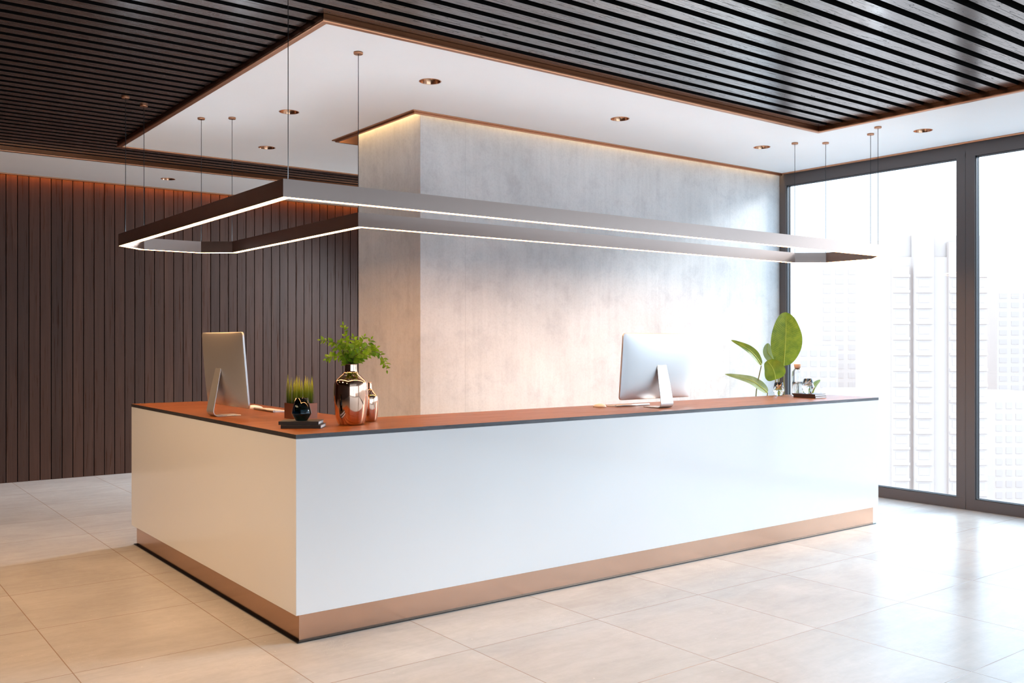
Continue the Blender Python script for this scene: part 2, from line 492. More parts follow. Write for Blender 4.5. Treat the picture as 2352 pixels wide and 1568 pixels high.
# copper edge trims
tw = 0.042
def trim_path(poly_out, poly_in, z0=ZC-0.010, z1=ZC+0.006):
    m = MB(); n = len(poly_out)
    v = [(x,y,z0) for x,y in poly_out]+[(x,y,z1) for x,y in poly_out]+[(x,y,z0) for x,y in poly_in]+[(x,y,z1) for x,y in poly_in]
    fs = []
    for i in range(n-1):
        j = i+1
        fs += [(i,j,n+j,n+i),(2*n+j,2*n+i,3*n+i,3*n+j),(j,i,2*n+i,2*n+j),(n+i,n+j,3*n+j,3*n+i)]
    fs += [(0,n,3*n,2*n),(n-1,2*n-1,4*n-1,3*n-1)]
    return m.add(v, fs)
TO = [(E_XR-tw,YN),(E_XR-tw,E_Y-tw),(E_X-tw,E_Y-tw),(E_X-tw,E_Y2+tw),(E_XR-tw,E_Y2+tw),(E_XR-tw,E_Y3-tw),(XL,E_Y3-tw)]
TI = [(E_XR,YN),(E_XR,E_Y),(E_X,E_Y),(E_X,E_Y2),(E_XR,E_Y2),(E_XR,E_Y3),(XL,E_Y3)]
struct('trim_1', trim_path(TO, TI), M_COPPER, bevel=0.006, seg=3)
q_ = 0.006
TO2 = [(E_XR-tw+q_,YN),(E_XR-tw+q_,E_Y-tw+q_),(E_X-tw+q_,E_Y-tw+q_),(E_X-tw+q_,E_Y2+tw-q_),(E_XR-tw+q_,E_Y2+tw-q_),(E_XR-tw+q_,E_Y3-tw+q_),(XL,E_Y3-tw+q_)]
struct('trim_5', trim_path(TO2, TI, ZC+0.0055, ZB), M_FASCIA)
# round the block: a flat outer flange and a lower lip
m = MB()
def frame3(m, x0, y0, x1, y1, w, z0, z1):
    m.box(x0, x1, y0, y0+w, z0, z1); m.box(x0, x1, y1-w, y1, z0, z1); m.box(x0, x0+w, y0+w, y1-w, z0, z1)
frame3(m, 3.725, 6.160, 8.262, 7.54, 0.028, ZC-0.008, ZC+0.01)
frame3(m, 3.748, 6.183, 8.262, 7.517, 0.024, ZC-0.020, ZC+0.09)
struct('trim_2', m, M_COPPER, bevel=0.003)
m = MB(); m.box(8.228, 8.264, YN, 6.16, ZC-0.014, ZC+0.05); m.box(8.228, 8.264, 7.54, 11.05, ZC-0.014, ZC+0.05)
m.box(8.262, XW+0.02, YN, YB, ZC+0.05, ZC+0.07)
struct('trim_3', m, M_COPPER, bevel=0.004)
m = MB(); m.box(XL, 8.228, 11.05, 11.085, ZC-0.014, ZC+0.02)
struct('trim_4', m, M_COPPER, bevel=0.004)

# concrete block
w = MB(); w.box(CX0, XW+0.1, CY0, CY1, 0, 3.47)
struct('wall_middle', w, M_CONC, bevel=0.003)
# timber boarded wall
w = MB(); w.box(XL, XW+0.1, YB+0.014, YB+0.12, 0, 3.47, 1)
k = -80
while True:
    x0 = PLO + k*PLK; x1 = x0 + PLK - 0.0075; k += 1
    if x1 < XL: continue
    if x0 > XW: break
    w.box(max(x0+0.0, XL), min(x1, XW), YB, YB+0.016, 0, 3.47, 0)
struct('wall_back', w, [M_PLANK, M_BLACK], bevel=0.0015, seg=1)
w = MB(); w.box(XL-0.15, XL, YN, YB, 0, 3.47); struct('wall_left', w, M_PLANK)
w = MB(); w.box(6.9, XW, YN-0.15, YN, 0, 3.47); w.box(XL, 6.9, YN-0.15, YN, 3.2, 3.47); struct('wall_front', w, M_WALL)

# windows: one after another along the right side, each a thing with frame, beads and pane
def make_window(n, yc0, yc1, front=False):
    """yc0 < yc1: frame edges in Y"""
    e = empty('window_%d' % n, (0,0,0)); e['kind'] = 'structure'
    X0, X1 = XW, XW+0.085
    fb, ft, fl, fr = 0.097, 3.147, yc0+0.0845, yc1-0.0845
    z0, z1 = 0.0, (3.2 if front else ZC+0.05)
    m = MB()
    m.box(X0, X1, yc0+0.0006, yc1-0.0006, z0, fb); m.box(X0, X1, yc0+0.0006, yc1-0.0006, ft, z1)
    m.box(X0, X1, yc0+0.0006, fl, fb, ft); m.box(X0, X1, fr, yc1-0.0006, fb, ft)
    struct('window_frame', m, M_FRAME, e, bevel=0.0025)
    m = MB()
    for (d0, d1, g, k) in ((0.014, 0.030, 0.006, 0), (0.044, 0.060, 0.010, 0)):
        m.box(X0+d0, X0+d1, fl, fr, fb, fb+g, 0); m.box(X0+d0, X0+d1, fl, fr, ft-g, ft, 0)
        m.box(X0+d0, X0+d1, fl, fl+g, fb, ft, 0); m.box(X0+d0, X0+d1, fr-g, fr, fb, ft, 0)
    struct('bead', m, M_GASK, e)
    m = MB()
    m.box(X0+0.030, X0+0.036, fl, fr, fb, fb+0.007); m.box(X0+0.030, X0+0.036, fl, fr, ft-0.007, ft)
    m.box(X0+0.030, X0+0.036, fl, fl+0.007, fb, ft); m.box(X0+0.030, X0+0.036, fr-0.007, fr, fb, ft)
    struct('glazing_rail', m, M_FRAME_L, e)
    m = MB(); m.add([(X0+0.05,fl,fb),(X0+0.05,fr,fb),(X0+0.05,fr,ft),(X0+0.05,fl,ft)], [(0,3,2,1)])
    struct('pane', m, M_PANE, e, recalc=False)
    if front:                       # same window, turned for the added row behind the viewer
        e.rotation_euler = (0, 0, -PI/2); e.location = (0, YN+XW, 0)
make_window(1, 4.245, 6.246)
yy = 4.245; n = 2
while yy > YN+0.1:
    y0 = max(yy-2.0, YN); make_window(n, y0, yy); n += 1; yy = y0
make_window(n, 7.26, 9.22); make_window(n+1, 9.22, YB)
for q in range(6): make_window(n+2+q, -6.0+q*2.15, -3.85+q*2.15, True)  # added unseen so daylight fills the desk front and concrete

# cove light strips hidden in the slots
def cove(name, boxes, mat, label):
    m = MB()
    for b_ in boxes: m.box(*b_)
    m.build(name, mat, label=label, cat='light strip')
cove('cove_light', [(3.80, 8.25, 6.214, 6.232, ZC+0.055, ZC+0.062)], M_COVE, 'warm light strip in the ceiling slot above the front of the concrete wall')
cove('cove_light', [(3.785, 3.82, 6.23, 7.48, ZC+0.075, ZC+0.082)], M_COVE, 'warm light strip in the ceiling slot above the short left end of the concrete wall')
cove('cove_light', [(XL+0.05, 8.2, 11.105, 11.13, ZC+0.03, ZC+0.036)], M_COVE2, 'amber light strip in the ceiling slot above the timber boarded wall')

# recessed downlights
def make_downlight():
    e = empty('downlight', (0,0,ZC))
    m = MB(); m.lathe([(0.069,-0.0015),(0.0755,-0.0015),(0.0765,0.0),(0.069,0.0005)], 48, cap0=False); m.v += []
    m.build('trim_ring', M_COPPER, e)
    m = MB(); m.lathe([(0.0695,-0.001),(0.066,0.02),(0.052,0.055),(0.045,0.062)], 48, cap0=False)
    m.build('reflector', M_REFL, e)
    m = MB(); m.lathe([(0.046,0.060),(0.036,0.064),(0.034,0.075),(0.0001,0.078)], 40, cap0=False)
    m.build('lens', M_BLACK, e)
    return e
d0 = make_downlight()
dlab = ['round copper downlight largest to the eye, in the ceiling before the concrete corner',
        'round copper downlight crossed by the long front cable of the hanging lamp',
        'round copper downlight left of the concrete block, near the far ceiling edge',
        'round copper downlight above the middle of the long concrete wall front',
        'round copper downlight near the ceiling corner where concrete wall and window meet',
        'round copper downlight in the white strip right beside the window',
        'round copper downlight in the white strip before the timber wall']
for i,(x,y) in enumerate(DL):
    d = d0 if i == 0 else copy_tree(d0)
    d.location = (x, y, ZC)
    tag(d, label=dlab[i], cat='downlight', group='recessed downlights in the white ceiling')

# ------------------------------------------------------------------ reception desk
CT = [(1.955,4.349),(7.087,4.349),(7.087,4.81),(6.86,5.06),(2.68,5.06),(2.68,7.0),(2.46,7.245),(1.955,7.245)]
def inset(poly, d):
    n = len(poly); out = []
    for i in range(n):
        p0, p1, p2 = (Vector(poly[(i+k)%n]) for k in (-1,0,1))
        a = (p1-p0).normalized(); b_ = (p2-p1).normalized()
        na = Vector((-a.y, a.x)); nb = Vector((-b_.y, b_.x))
        k = d/(1+na.dot(nb))
        q = p1 + (na+nb)*k
        out.append((q.x, q.y))
    return out
desk = empty('reception_desk', (1.955, 4.349, 0), label='long L-shaped white reception desk with brown timber top and copper plinth', cat='desk')
def rel(poly, o=(1.955,4.349)): return [(x-o[0], y-o[1]) for x,y in poly]
m = MB(); m.prism(rel(inset(CT, 0.0015)), 0.142, 1.0175); m.build('body', M_DESK, desk, bevel=0.0015)
m = MB(); m.prism(rel(inset(CT, 0.031)), 0.0, 0.144); m.build('plinth', M_PLINTH, desk, bevel=0.001)
m = MB(); m.prism(rel(inset(CT, 0.014)), 0.0, 0.005); m.build('base_strip', M_STRIP, desk)
m = MB(); n = len(CT); P = rel(CT)
m.add([(x,y,1.0175) for x,y in P]+[(x,y,1.039) for x,y in P],
      [tuple(range(n-1,-1,-1)), tuple(range(n,2*n))], mi=0)
for i in range(n):
    j = (i+1)%n; (xa,ya),(xb,yb) = P[i],P[j]
    m.add([(xa,ya,1.0175),(xb,yb,1.0175),(xb,yb,1.039),(xa,ya,1.039)], [(0,1,2,3)], mi=1 if abs(xb-xa) > abs(yb-ya) else 2)
m.m[0] = 1
m.build('worktop', [M_TOP, M_TOPEDGE, M_TOPEDGE_Y], desk)
ZT = 1.039

# ------------------------------------------------------------------ hanging lamp
LP = [(1.918,4.352),(7.081,4.352),(7.272,4.532),(7.272,4.975),(7.063,5.148),(2.722,5.148),(2.722,7.25),(2.53,7.412),(2.095,7.412),(1.918,7.24)]
LO = inset(LP, -0.05)
LX, LY = 1.918, 4.352
lamp = empty('pendant_lamp', (LX, LY, 2.202), label='big L-shaped bronze ring lamp with glowing underside hanging above the desk', cat='lamp')
def r2(poly): return [(x-LX, y-LY) for x,y in poly]
H = 0.088
m = MB(); o2, i2 = r2(LO), r2(LP)
# housing as a shell open at the bottom slot
m.ring(o2, r2(inset(LP,-0.0465)), 0.0, H); m.ring(r2(inset(LP,-0.0035)), i2, 0.0, H)
m.ring(r2(inset(LP,-0.0464)), r2(inset(LP,-0.0036)), 0.01, H-0.02)
m.build('housing', M_LAMPF, lamp)
m = MB(); m.ring(r2(inset(LP,-0.0462)), r2(inset(LP,-0.0038)), 0.0012, 0.0098); m.build('light_strip', M_LED, lamp, label='glowing warm white strip')
m = MB(); m.ring(r2(inset(LP,-0.0462)), r2(inset(LP,-0.0038)), H-0.0198, H-0.014); m.build('added_uplight_strip', M_UP, lamp)  # added out of sight on the lamp top to brighten the ceiling
WR = [(1.920,4.362),(7.081,4.352),(7.266,4.534),(7.27,4.977),(7.063,5.150),(2.7225,5.1495),(2.722,7.253),(2.532,7.412),(2.092,7.408),(1.912,7.235)]
for (x,y) in WR:
    onslat = not in_white(x, y)
    zt = (ZS if onslat else ZC) - 2.202
    m = MB(); m.cyl(x-LX, y-LY, 0.0021, H-0.002, zt, 8); cb = m.build('cable', M_CABLE, lamp)
    m = MB(); m.lathe([(0.0265,zt-0.013),(0.0285,zt-0.011),(0.0285,zt)], 28, x-LX, y-LY, cap1=True); m.build('canopy', M_COPPER, lamp)

# ------------------------------------------------------------------ computers
def make_computer():
    e = empty('desktop_computer', (0,0,0))
    W, Hh, R = 0.70, 0.456, 0.022
    # curved back shell: grid between a rounded outline at the front and a bulged back
    y_bot, z_bot, y_top, z_top = 0.120, 0.062, 0.080, 0.518
    up = Vector((0, y_top-y_bot, z_top-z_bot)).normalized()
    nrm = Vector((0, -up.z, up.y))          # points backwards
    org = Vector((0, y_bot, z_bot))
    Hh = (z_top-z_bot)/up.z
    nx, nz = 44, 30
    def pos(u, v, d):                      # u,v in 0..1
        return org + Vector((1,0,0))*(u-0.5)*W + up*v*Hh + nrm*d
    def sq(u, v):                          # pull corners in to a radius
        x = (u-0.5)*W; z = (v-0.5)*Hh; hx = W/2-R; hz = Hh/2-R
        ax, az = abs(x)-hx, abs(z)-hz
        if ax > 0 and az > 0:
            L = math.hypot(ax, az); k = min(1, R/L) if L > 1e-9 else 1
            # scale so that the square corner maps to the arc
            mx = max(ax, az); s = mx/L
            ax *= s; az *= s
            x = math.copysign(hx+ax, x); z = math.copysign(hz+az, z)
        return x/W+0.5, z/Hh+0.5
    def ease(k): return [0.5-0.5*math.cos(PI*i/k)*(1-0.0) for i in range(k+1)]
    us, vs = ease(nx), ease(nz)
    m = MB(); V = []
    for v in vs:
        for u in us:
            a, b_ = sq(u, v)
            ex = (1-abs(2*u-1)**5)*(1-abs(2*v-1)**5)
            dome = (1-(2*u-1)**2)*(1-(2*v-1)**2)
            V.append(pos(a, b_, 0.008 + 0.018*ex**0.6 + 0.020*dome))
    F = [(j*(nx+1)+i, j*(nx+1)+i+1, (j+1)*(nx+1)+i+1, (j+1)*(nx+1)+i) for j in range(nz) for i in range(nx)]
    rim = [i for i in range(nx+1)] + [j*(nx+1)+nx for j in range(1,nz+1)] + [nz*(nx+1)+i for i in range(nx-1,-1,-1)] + [j*(nx+1) for j in range(nz-1,0,-1)]
    nb = len(V)
    for i in rim:
        V.append(V[i] - nrm*0.010)
    k = len(rim)
    for i in range(k): F.append((rim[i], rim[(i+1)%k], nb+(i+1)%k, nb+i))
    m.add(V, F, True)
    m.build('back_shell', M_ALU, e)
    m = MB()
    fr = [V[nb+i] for i in range(k)]
    m.add(fr, [tuple(range(k))]); m.build('screen', M_SCREEN, e, recalc=False)
    # stand: bent sheet
    prof = [(0.175,0.0035),(0.05,0.0035)]
    for i in range(9):
        a = i/8*math.radians(101)
        prof.append((0.034-0.030*math.sin(a), 0.0335-0.030*math.cos(a)))
    prof += [(0.030,0.17),(0.0565,0.300)]
    def hw(i): return 0.061 if i < 11 else (0.056 if i == 11 else 0.045)
    n = len(prof); V = []; t = 0.0045
    for i,(py,pz) in enumerate(prof):
        a = Vector(prof[max(i-1,0)]); b_ = Vector(prof[min(i+1,n-1)]); d = (b_-a).normalized(); nn = Vector((-d.y, d.x))*t*0.5
        w_ = hw(i)
        for sx, sn in ((-1,1),(1,1),(1,-1),(-1,-1)):
            V.append((sx*w_, py+nn.x*sn, max(pz+nn.y*sn, 0.0003)))
    F = []
    for i in range(n-1):
        for q in range(4): F.append((i*4+q, i*4+(q+1)%4, (i+1)*4+(q+1)%4, (i+1)*4+q))
    F += [(0,1,2,3), tuple(4*(n-1)+q for q in (3,2,1,0))]
    m = MB(); m.add(V, F); m.build('stand', M_ALU, e, bevel=0.0012)
    return e
pc = make_computer(); pc.location = (4.787, 4.535, ZT)
tag(pc, 'silver desktop computer seen from behind, near the middle of the long desk run', 'computer', 'desktop computers on the desk')
pc2 = copy_tree(pc); pc2.location = (2.010, 5.735, ZT); pc2.rotation_euler = (0, 0, -PI/2)
tag(pc2, 'silver desktop computer tinted amber, on the left wing of the desk', 'computer')

def make_keyboard():
    e = empty('keyboard', (0,0,0))
    L, Wd = 0.33, 0.112
    m = MB()
    m.add([(0,0.006,0.0004),(L,0.006,0.0004),(L,Wd,0.0004),(0,Wd,0.0004),(0,0.006,0.0125),(L,0.006,0.0125),(L,Wd,0.004),(0,Wd,0.004)],
          [(0,3,2,1),(4,5,6,7),(0,1,5,4),(1,2,6,5),(2,3,7,6),(3,0,4,7)])
    m.build('case', M_ALU, e, bevel=0.001)
    m = MB()
    n = 16; V = []
    for x in (0, L):
        for i in range(n):
            a = 2*PI*i/n; V.append((x, 0.0085+0.0075*math.cos(a), 0.0078+0.0075*math.sin(a)))
    m.add(V, [(i,(i+1)%n,n+(i+1)%n,n+i) for i in range(n)], True)
    m.add(V[:n], [tuple(range(n))]); m.add(V[n:], [tuple(range(n-1,-1,-1))])
    m.build('battery_tube', M_ALU, e)
    for r in range(5):
        m = MB(); cnt = 14 if r else 14
        y0 = 0.020+r*0.0178
        zz = 0.0125-(y0-0.006)/(Wd-0.006)*0.0085
        for q in range(cnt):
            x0 = 0.006+q*(L-0.012)/cnt
            m.box(x0+0.0012, x0+(L-0.012)/cnt-0.0012, y0, y0+0.0152, zz-0.001, zz+0.0012)
        m.build('key_row', M_KEY, e)
    return e
kb = make_keyboard(); kb.location = (4.57, 4.815, ZT)
tag(kb, 'slim silver keyboard lying behind the computer near the middle of the desk', 'keyboard', 'keyboards on the desk')
kb2 = copy_tree(kb); kb2.location = (2.448, 6.13, ZT); kb2.rotation_euler = (0, 0, -PI/2)
tag(kb2, 'slim silver keyboard left of the copper grass pot on the left wing of the desk', 'keyboard')
def make_mouse():
    m = MB(); n = 10; N = 28; V = []
    for j in range(n+1):
        t = j/n*PI/2
        for i in range(N):
            a = 2*PI*i/N
            k = (abs(math.cos(a))**2.6+abs(math.sin(a))**2.6)**(-1/2.6)
            V.append((0.030*k*math.cos(a)*math.cos(t), 0.056*k*math.sin(a)*math.cos(t), 0.004+0.020*math.sin(t)*(1-0.25*math.sin(a)*math.cos(t))))
    F = [(j*N+i, j*N+(i+1)%N, (j+1)*N+(i+1)%N, (j+1)*N+i) for j in range(n) for i in range(N)]
    m.add(V, F, True)
    b_ = [(v[0], v[1], 0.0005) for v in V[:N]]
    m.add(V[:N]+b_, [(i,(i+1)%N,N+(i+1)%N,N+i) for i in range(N)], True)
    m.add(b_, [tuple(range(N-1,-1,-1))])
    return m.build('computer_mouse', M_KEY)
mo = make_mouse(); mo.location = (4.487, 4.90, ZT)
tag(mo, 'white mouse beside the keyboard near the middle of the long desk run', 'computer mouse', 'computer mice on the desk')
mo2 = mo.copy(); col.objects.link(mo2); mo2.location = (2.495, 6.225, ZT); mo2.rotation_euler = (0, 0, -PI/2)
tag(mo2, 'white mouse at the far end of the keyboard on the left wing of the desk', 'computer mouse')

# ------------------------------------------------------------------ vases with branches
def vase(name, prof, loc, wall, **k):
    inner = [(max(r-wall, 0.002), h) for r,h in reversed(prof)]
    inner[-1] = (inner[-1][0], inner[-1][1]+wall)
    m = MB(); m.lathe(prof+inner, 72); m.add([(inner[-1][0]*math.cos(2*PI*i/72), inner[-1][0]*math.sin(2*PI*i/72), inner[-1][1]) for i in range(72)], [tuple(range(72))])
    o = m.build(name, M_VASE, loc=loc, **k)
    return o
def smooth_prof(p, k=5):
    out = []
    n = len(p)
    for i in range(n-1):
        p0, p1, p2, p3 = p[max(i-1,0)], p[i], p[i+1], p[min(i+2,n-1)]
        for j in range(k):
            t = j/k
            out.append(tuple(0.5*((2*p1[a])+(-p0[a]+p2[a])*t+(2*p0[a]-5*p1[a]+4*p2[a]-p3[a])*t*t+(-p0[a]+3*p1[a]-3*p2[a]+p3[a])*t**3) for a in (0,1)))
    out.append(p[-1]); return out
P1 = smooth_prof([(0.060,0.0),(0.070,0.004),(0.079,0.025),(0.087,0.065),(0.0935,0.135),(0.0945,0.190),(0.0925,0.224),(0.084,0.246),(0.064,0.266),(0.045,0.282),(0.0365,0.292),(0.0345,0.302),(0.0335,0.332),(0.0345,0.336)])
v1 = vase('vase', P1, (2.440, 4.700, ZT), 0.003, label='large mirror copper vase holding leafy green branches', cat='vase', group='copper vases on the desk')
P2 = smooth_prof([(0.030,0.0),(0.036,0.003),(0.041,0.018),(0.046,0.055),(0.0480,0.105),(0.0468,0.135),(0.041,0.152),(0.027,0.168),(0.0155,0.180),(0.0115,0.190),(0.0105,0.222),(0.0115,0.225)])
vase('vase', P2, (2.625, 4.822, ZT), 0.002, label='small mirror copper bottle vase, empty, half hidden by the large one', cat='vase', group='copper vases on the desk')

def leaf_face(m, base, d, nrm, L, W, fold=0.25, curl=0.2, seg=5):
    d = d.normalized(); side = d.cross(nrm).normalized(); nrm = side.cross(d).normalized()
    rows = []
    for i in range(seg+1):
        t = i/seg
        w = W*0.5*math.sin(PI*min(1, t**0.8))*(1.0 if t < 1 else 0) + (0.0004 if i in (0,seg) else 0)
        c = base + d*L*t + nrm*(-curl*L*t*t)
        rows.append([c - side*w + nrm*w*fold, c, c + side*w + nrm*w*fold])
    V = [p for r in rows for p in r]; F = []
    for i in range(seg):
        for q in range(2): F.append((i*3+q, i*3+q+1, (i+1)*3+q+1, (i+1)*3+q))
    m.add(V, F, True)

br = empty('leafy_branches', (2.440, 4.700, ZT+0.28), RZ, label='spray of small-leaved green branches standing in the large copper vase', cat='branches')
S = 1/412.0
rnd = random.Random(11)
def pt(px, py, dp=0.0): return Vector(((px-806)*S, dp, (838-py)*S+0.055))
paths = [
 [(806,842,0),(804,836,0),(800,815,0),(795,790,.02),(789,768,.03),(786,748,.03)],
 [(806,842,0),(807,838,0),(803,812,-.03),(793,795,-.05),(775,788,-.06),(758,786,-.06),(742,783,-.06)],
 [(804,842,0),(801,838,.01),(790,825,.02),(772,822,.03),(755,822,.04),(746,826,.04)],
 [(806,842,0),(808,838,0),(818,808,.02),(828,793,.04),(833,775,.05)],
 [(806,842,0),(810,838,0),(826,812,0),(843,797,-.01),(853,781,-.02)],
 [(808,842,0),(811,838,0),(830,817,0),(852,808,.02),(868,812,.03),(878,826,.03),(884,842,.03),(886,852,.03)],
 [(806,842,0),(808,838,0),(816,820,-.05),(832,812,-.08),(850,820,-.08)],
 [(806,842,0),(805,838,0),(806,815,.05),(812,795,.07),(806,775,.07)],
 [(806,842,0),(805,836,0),(798,820,-.03),(782,808,-.04),(776,799,-.04)],
 [(806,842,0),(808,836,0),(822,822,.03),(840,811,.05),(862,800,.05)],
 [(806,842,0),(807,836,0),(812,815,-.04),(818,800,-.06),(820,784,-.06)],
 [(806,842,0),(804,838,0),(797,825,-.04),(790,812,-.06),(799,790,-.05)],
]
tw_ = MB(); lf = MB()
for pi_, pth in enumerate(paths):
    P_ = [pt(*p) for p in pth]
    tw_.tube(P_, 0.0022, 6, 0.0007)
    # leaves in pairs along the twig
    for i in range(1, len(P_)-1):
        a, b_ = P_[i], P_[i+1]
        nseg = max(2, int((b_-a).length/0.0125))
        for q in range(nseg):
            p = a.lerp(b_, q/nseg)
            tdir = (b_-a).normalized()
            for sgn in (-1, 1):
                if rnd.random() < 0.12: continue
                ax = tdir.cross(Vector((rnd.uniform(-.6,.6), -1, rnd.uniform(-.6,.6)))).normalized()
                d = (tdir*0.55 + ax*sgn + Vector((rnd.uniform(-.35,.35), rnd.uniform(-.6,.6), rnd.uniform(-.15,.45)))).normalized()
                nn = Vector((rnd.uniform(-.7,.7), -0.8+rnd.uniform(-.5,.5), 0.7+rnd.uniform(-.4,.4)))
                frac = (i+q/nseg)/len(P_)
                L = rnd.uniform(0.026, 0.046)*(1.2-0.55*frac)
                leaf_face(lf, p, d, nn, L, L*rnd.uniform(0.5,0.65), 0.3, rnd.uniform(0, .35))
    leaf_face(lf, P_[-1], (P_[-1]-P_[-2]), Vector((0.2,-1,.5)), 0.022, 0.011)
# a few bigger leaves near the mouth of the vase
for (px,py,dx,dz,L) in ((796,826,-1,.25,.045),(818,828,1,-.25,.042),(800,831,-.5,-.2,.035),(812,815,.9,.5,.04),(828,816,1,-.5,.05),(820,800,.3,1,.035),(806,808,-.2,1,.035),(838,805,1,-.2,.05)):
    leaf_face(lf, pt(px,py,-.02), Vector((dx,-.3,dz)), Vector((.1,-.8,.6)), L, L*.5, .2, .25)
tw_.build('twigs', M_TWIG, br)
lf.build('leaves', M_SPRIG, br, recalc=False)

# ------------------------------------------------------------------ grass pot
gp = empty('grass_pot', (2.329, 5.200, ZT), label='square copper pot of bright upright grass behind the two books', cat='potted plant')
s_ = 0.146; hh = 0.092
m = MB(); t = 0.004
m.box(0, s_, 0, s_, 0.0, 0.006); m.box(0, s_, 0, t, 0.006, hh); m.box(0, s_, s_-t, s_, 0.006, hh); m.box(0, t, t, s_-t, 0.006, hh); m.box(s_-t, s_, t, s_-t, 0.006, hh)
m.build('pot', M_POT, gp)
m = MB(); m.box(t, s_-t, t, s_-t, 0.06, 0.078); m.build('soil', M_SOIL, gp)
m = MB(); rnd = random.Random(5)
tufts = [(0.02+0.035*i, 0.02+0.035*j) for i in range(4) for j in range(4)]
for (tx, ty) in tufts:
    tx += rnd.uniform(-.006,.006); ty += rnd.uniform(-.006,.006); th = rnd.uniform(0.82, 1.0)
    for q in range(16):
        a = rnd.uniform(0, 2*PI); r = rnd.uniform(0, 0.013)
        b0 = Vector((tx+r*math.cos(a), ty+r*math.sin(a), 0.076))
        h_ = rnd.uniform(0.72, 1.0)*0.196*th
        tip = Vector((tx+0.25*r*math.cos(a)+rnd.uniform(-.003,.003), ty+0.25*r*math.sin(a)+rnd.uniform(-.003,.003), 0.076+h_))
        sd = Vector((math.cos(a+1.4), math.sin(a+1.4), 0))*0.0022
        V = []
        for i in range(5):
            k = i/4; c_ = b0.lerp(tip, k) + Vector((math.cos(a), math.sin(a), 0))*0.005*math.sin(PI*k)
            w_ = (1-k**1.6)+0.03
            V += [c_-sd*w_, c_+sd*w_]
        m.add(V, [(2*i,2*i+1,2*i+3,2*i+2) for i in range(4)], True)
m.build('grass', M_GRASS, gp, recalc=False)

# ------------------------------------------------------------------ books
def make_book(L, Wd, T, cover):
    e = empty('book', (0,0,0)); c_ = 0.0022
    m = MB(); m.box(0, L, 0, Wd, 0.0002, c_); m.box(0, L, 0, Wd, T-c_, T); m.box(0, L, 0, c_*1.2, c_, T-c_)
    m.build('cover', cover, e, bevel=0.0007)
    m = MB(); m.box(0.003, L-0.003, c_*1.2, Wd-0.004, c_, T-c_); m.build('pages', M_PAGES, e)
    return e
bk = make_book(0.212, 0.150, 0.0185, M_COVER)
bk.location = (2.0276, 4.7015, ZT); bk.rotation_euler = (0,0,RZ)
tag(bk, 'black hardback book lying on the desk corner, lower of the two', 'book', 'books stacked at the desk corner')
bk2 = copy_tree(bk); bk2.location = Vector((2.0276,4.7015,ZT+0.0187)) - RGT*0.014 + FWD*0.008; bk2.rotation_euler = (0,0,RZ+0.01)
tag(bk2, 'black hardback book under the dark tumbler, upper of the two', 'book')
bk3 = make_book(0.21, 0.155, 0.0165, M_COVER2)
c0 = Vector((6.545, 4.575, ZT))
sp = (-RGT*math.cos(math.radians(52)) + FWD*math.sin(math.radians(52)))
# local x runs along the spine towards the corner
ang = math.atan2(-sp.y, -sp.x)
bk3.rotation_euler = (0,0,ang); bk3.location = c0 + sp*0.21
tag(bk3, 'dark brown book at the window end of the desk, lower of the two', 'book', 'books stacked at the window end of the desk')
bk4 = copy_tree(bk3); bk4.location = c0 + sp*0.212 + Vector((0,0,0.0167)) - RGT*0.004; bk4.rotation_euler = (0,0,ang+0.02)
tag(bk4, 'dark brown book under the clear globe tumbler, upper of the two', 'book')

# ------------------------------------------------------------------ glasses
def make_tumbler(name, R0, R1, R2, h1, h, fill, gm, wm):
    e = empty(name, (0,0,0)); t = 0.0016
    k0 = (R1-R0)/h1; k1 = (R1-R2)/(h-h1)
    outer = [(R0,0.0),(R0+0.001,0.001),(R1-k0*0.008,h1-0.008),(R1-k0*0.0035,h1-0.003),(R1-0.0008,h1),(R1-k1*0.0035-0.0004,h1+0.004),(R1-k1*0.01,h1+0.01),(R2,h)]
    inner = [(r-t, z) for r,z in reversed(outer) if z > 0.006] + [(R0-t, 0.006)]
    m = MB(); m.lathe(outer+inner, 48); N = 48
    m.add([((R0-t)*math.cos(2*PI*i/N), (R0-t)*math.sin(2*PI*i/N), 0.006) for i in range(N)], [tuple(range(N))])
    m.build('glass', gm, e)
    if fill:
        pr = [(r-t-0.0003, z) for r,z in outer if 0.006 < z < fill]
        def rad(z):
            if z < h1: return R0+(R1-R0)*z/h1
            return R1+(R2-R1)*(z-h1)/(h-h1)
        pr = [(rad(0.0066)-t-0.0004, 0.0066)] + pr + [(rad(fill)-t-0.0004, fill)]
        m = MB(); m.lathe(pr, 48, cap1=True); m.build('water', wm, e)
    return e
g = make_tumbler('tumbler', 0.030, 0.0530, 0.0345, 0.038, 0.121, 0.070, M_TEAL, M_TEALW)
g.location = (2.150, 4.748, ZT+0.0374)
g.location = Vector((2.0276,4.7015,ZT+0.0375)) + RGT*0.095 + FWD*0.07
tag(g, 'dark smoky blue tumbler with liquid standing on the black books', 'glass')
g2 = make_tumbler('tumbler', 0.026, 0.0475, 0.034, 0.044, 0.116, 0.052, M_GLASS, M_WATER)
g2.location = (6.60, 4.975, ZT)
tag(g2, 'clear tumbler with a little water standing on the desk left of the brown books', 'glass', 'clear tumblers at the window end')
g3 = make_tumbler('tumbler', 0.028, 0.052, 0.032, 0.052, 0.122, 0.072, M_GLASS, M_WATER)
g3.location = c0 + sp*0.115 + RGT*0.05 + FWD*0.035 + Vector((0,0,0.0335))
tag(g3, 'clear globe-shaped tumbler with water on top of the brown books', 'glass', 'clear tumblers at the window end')
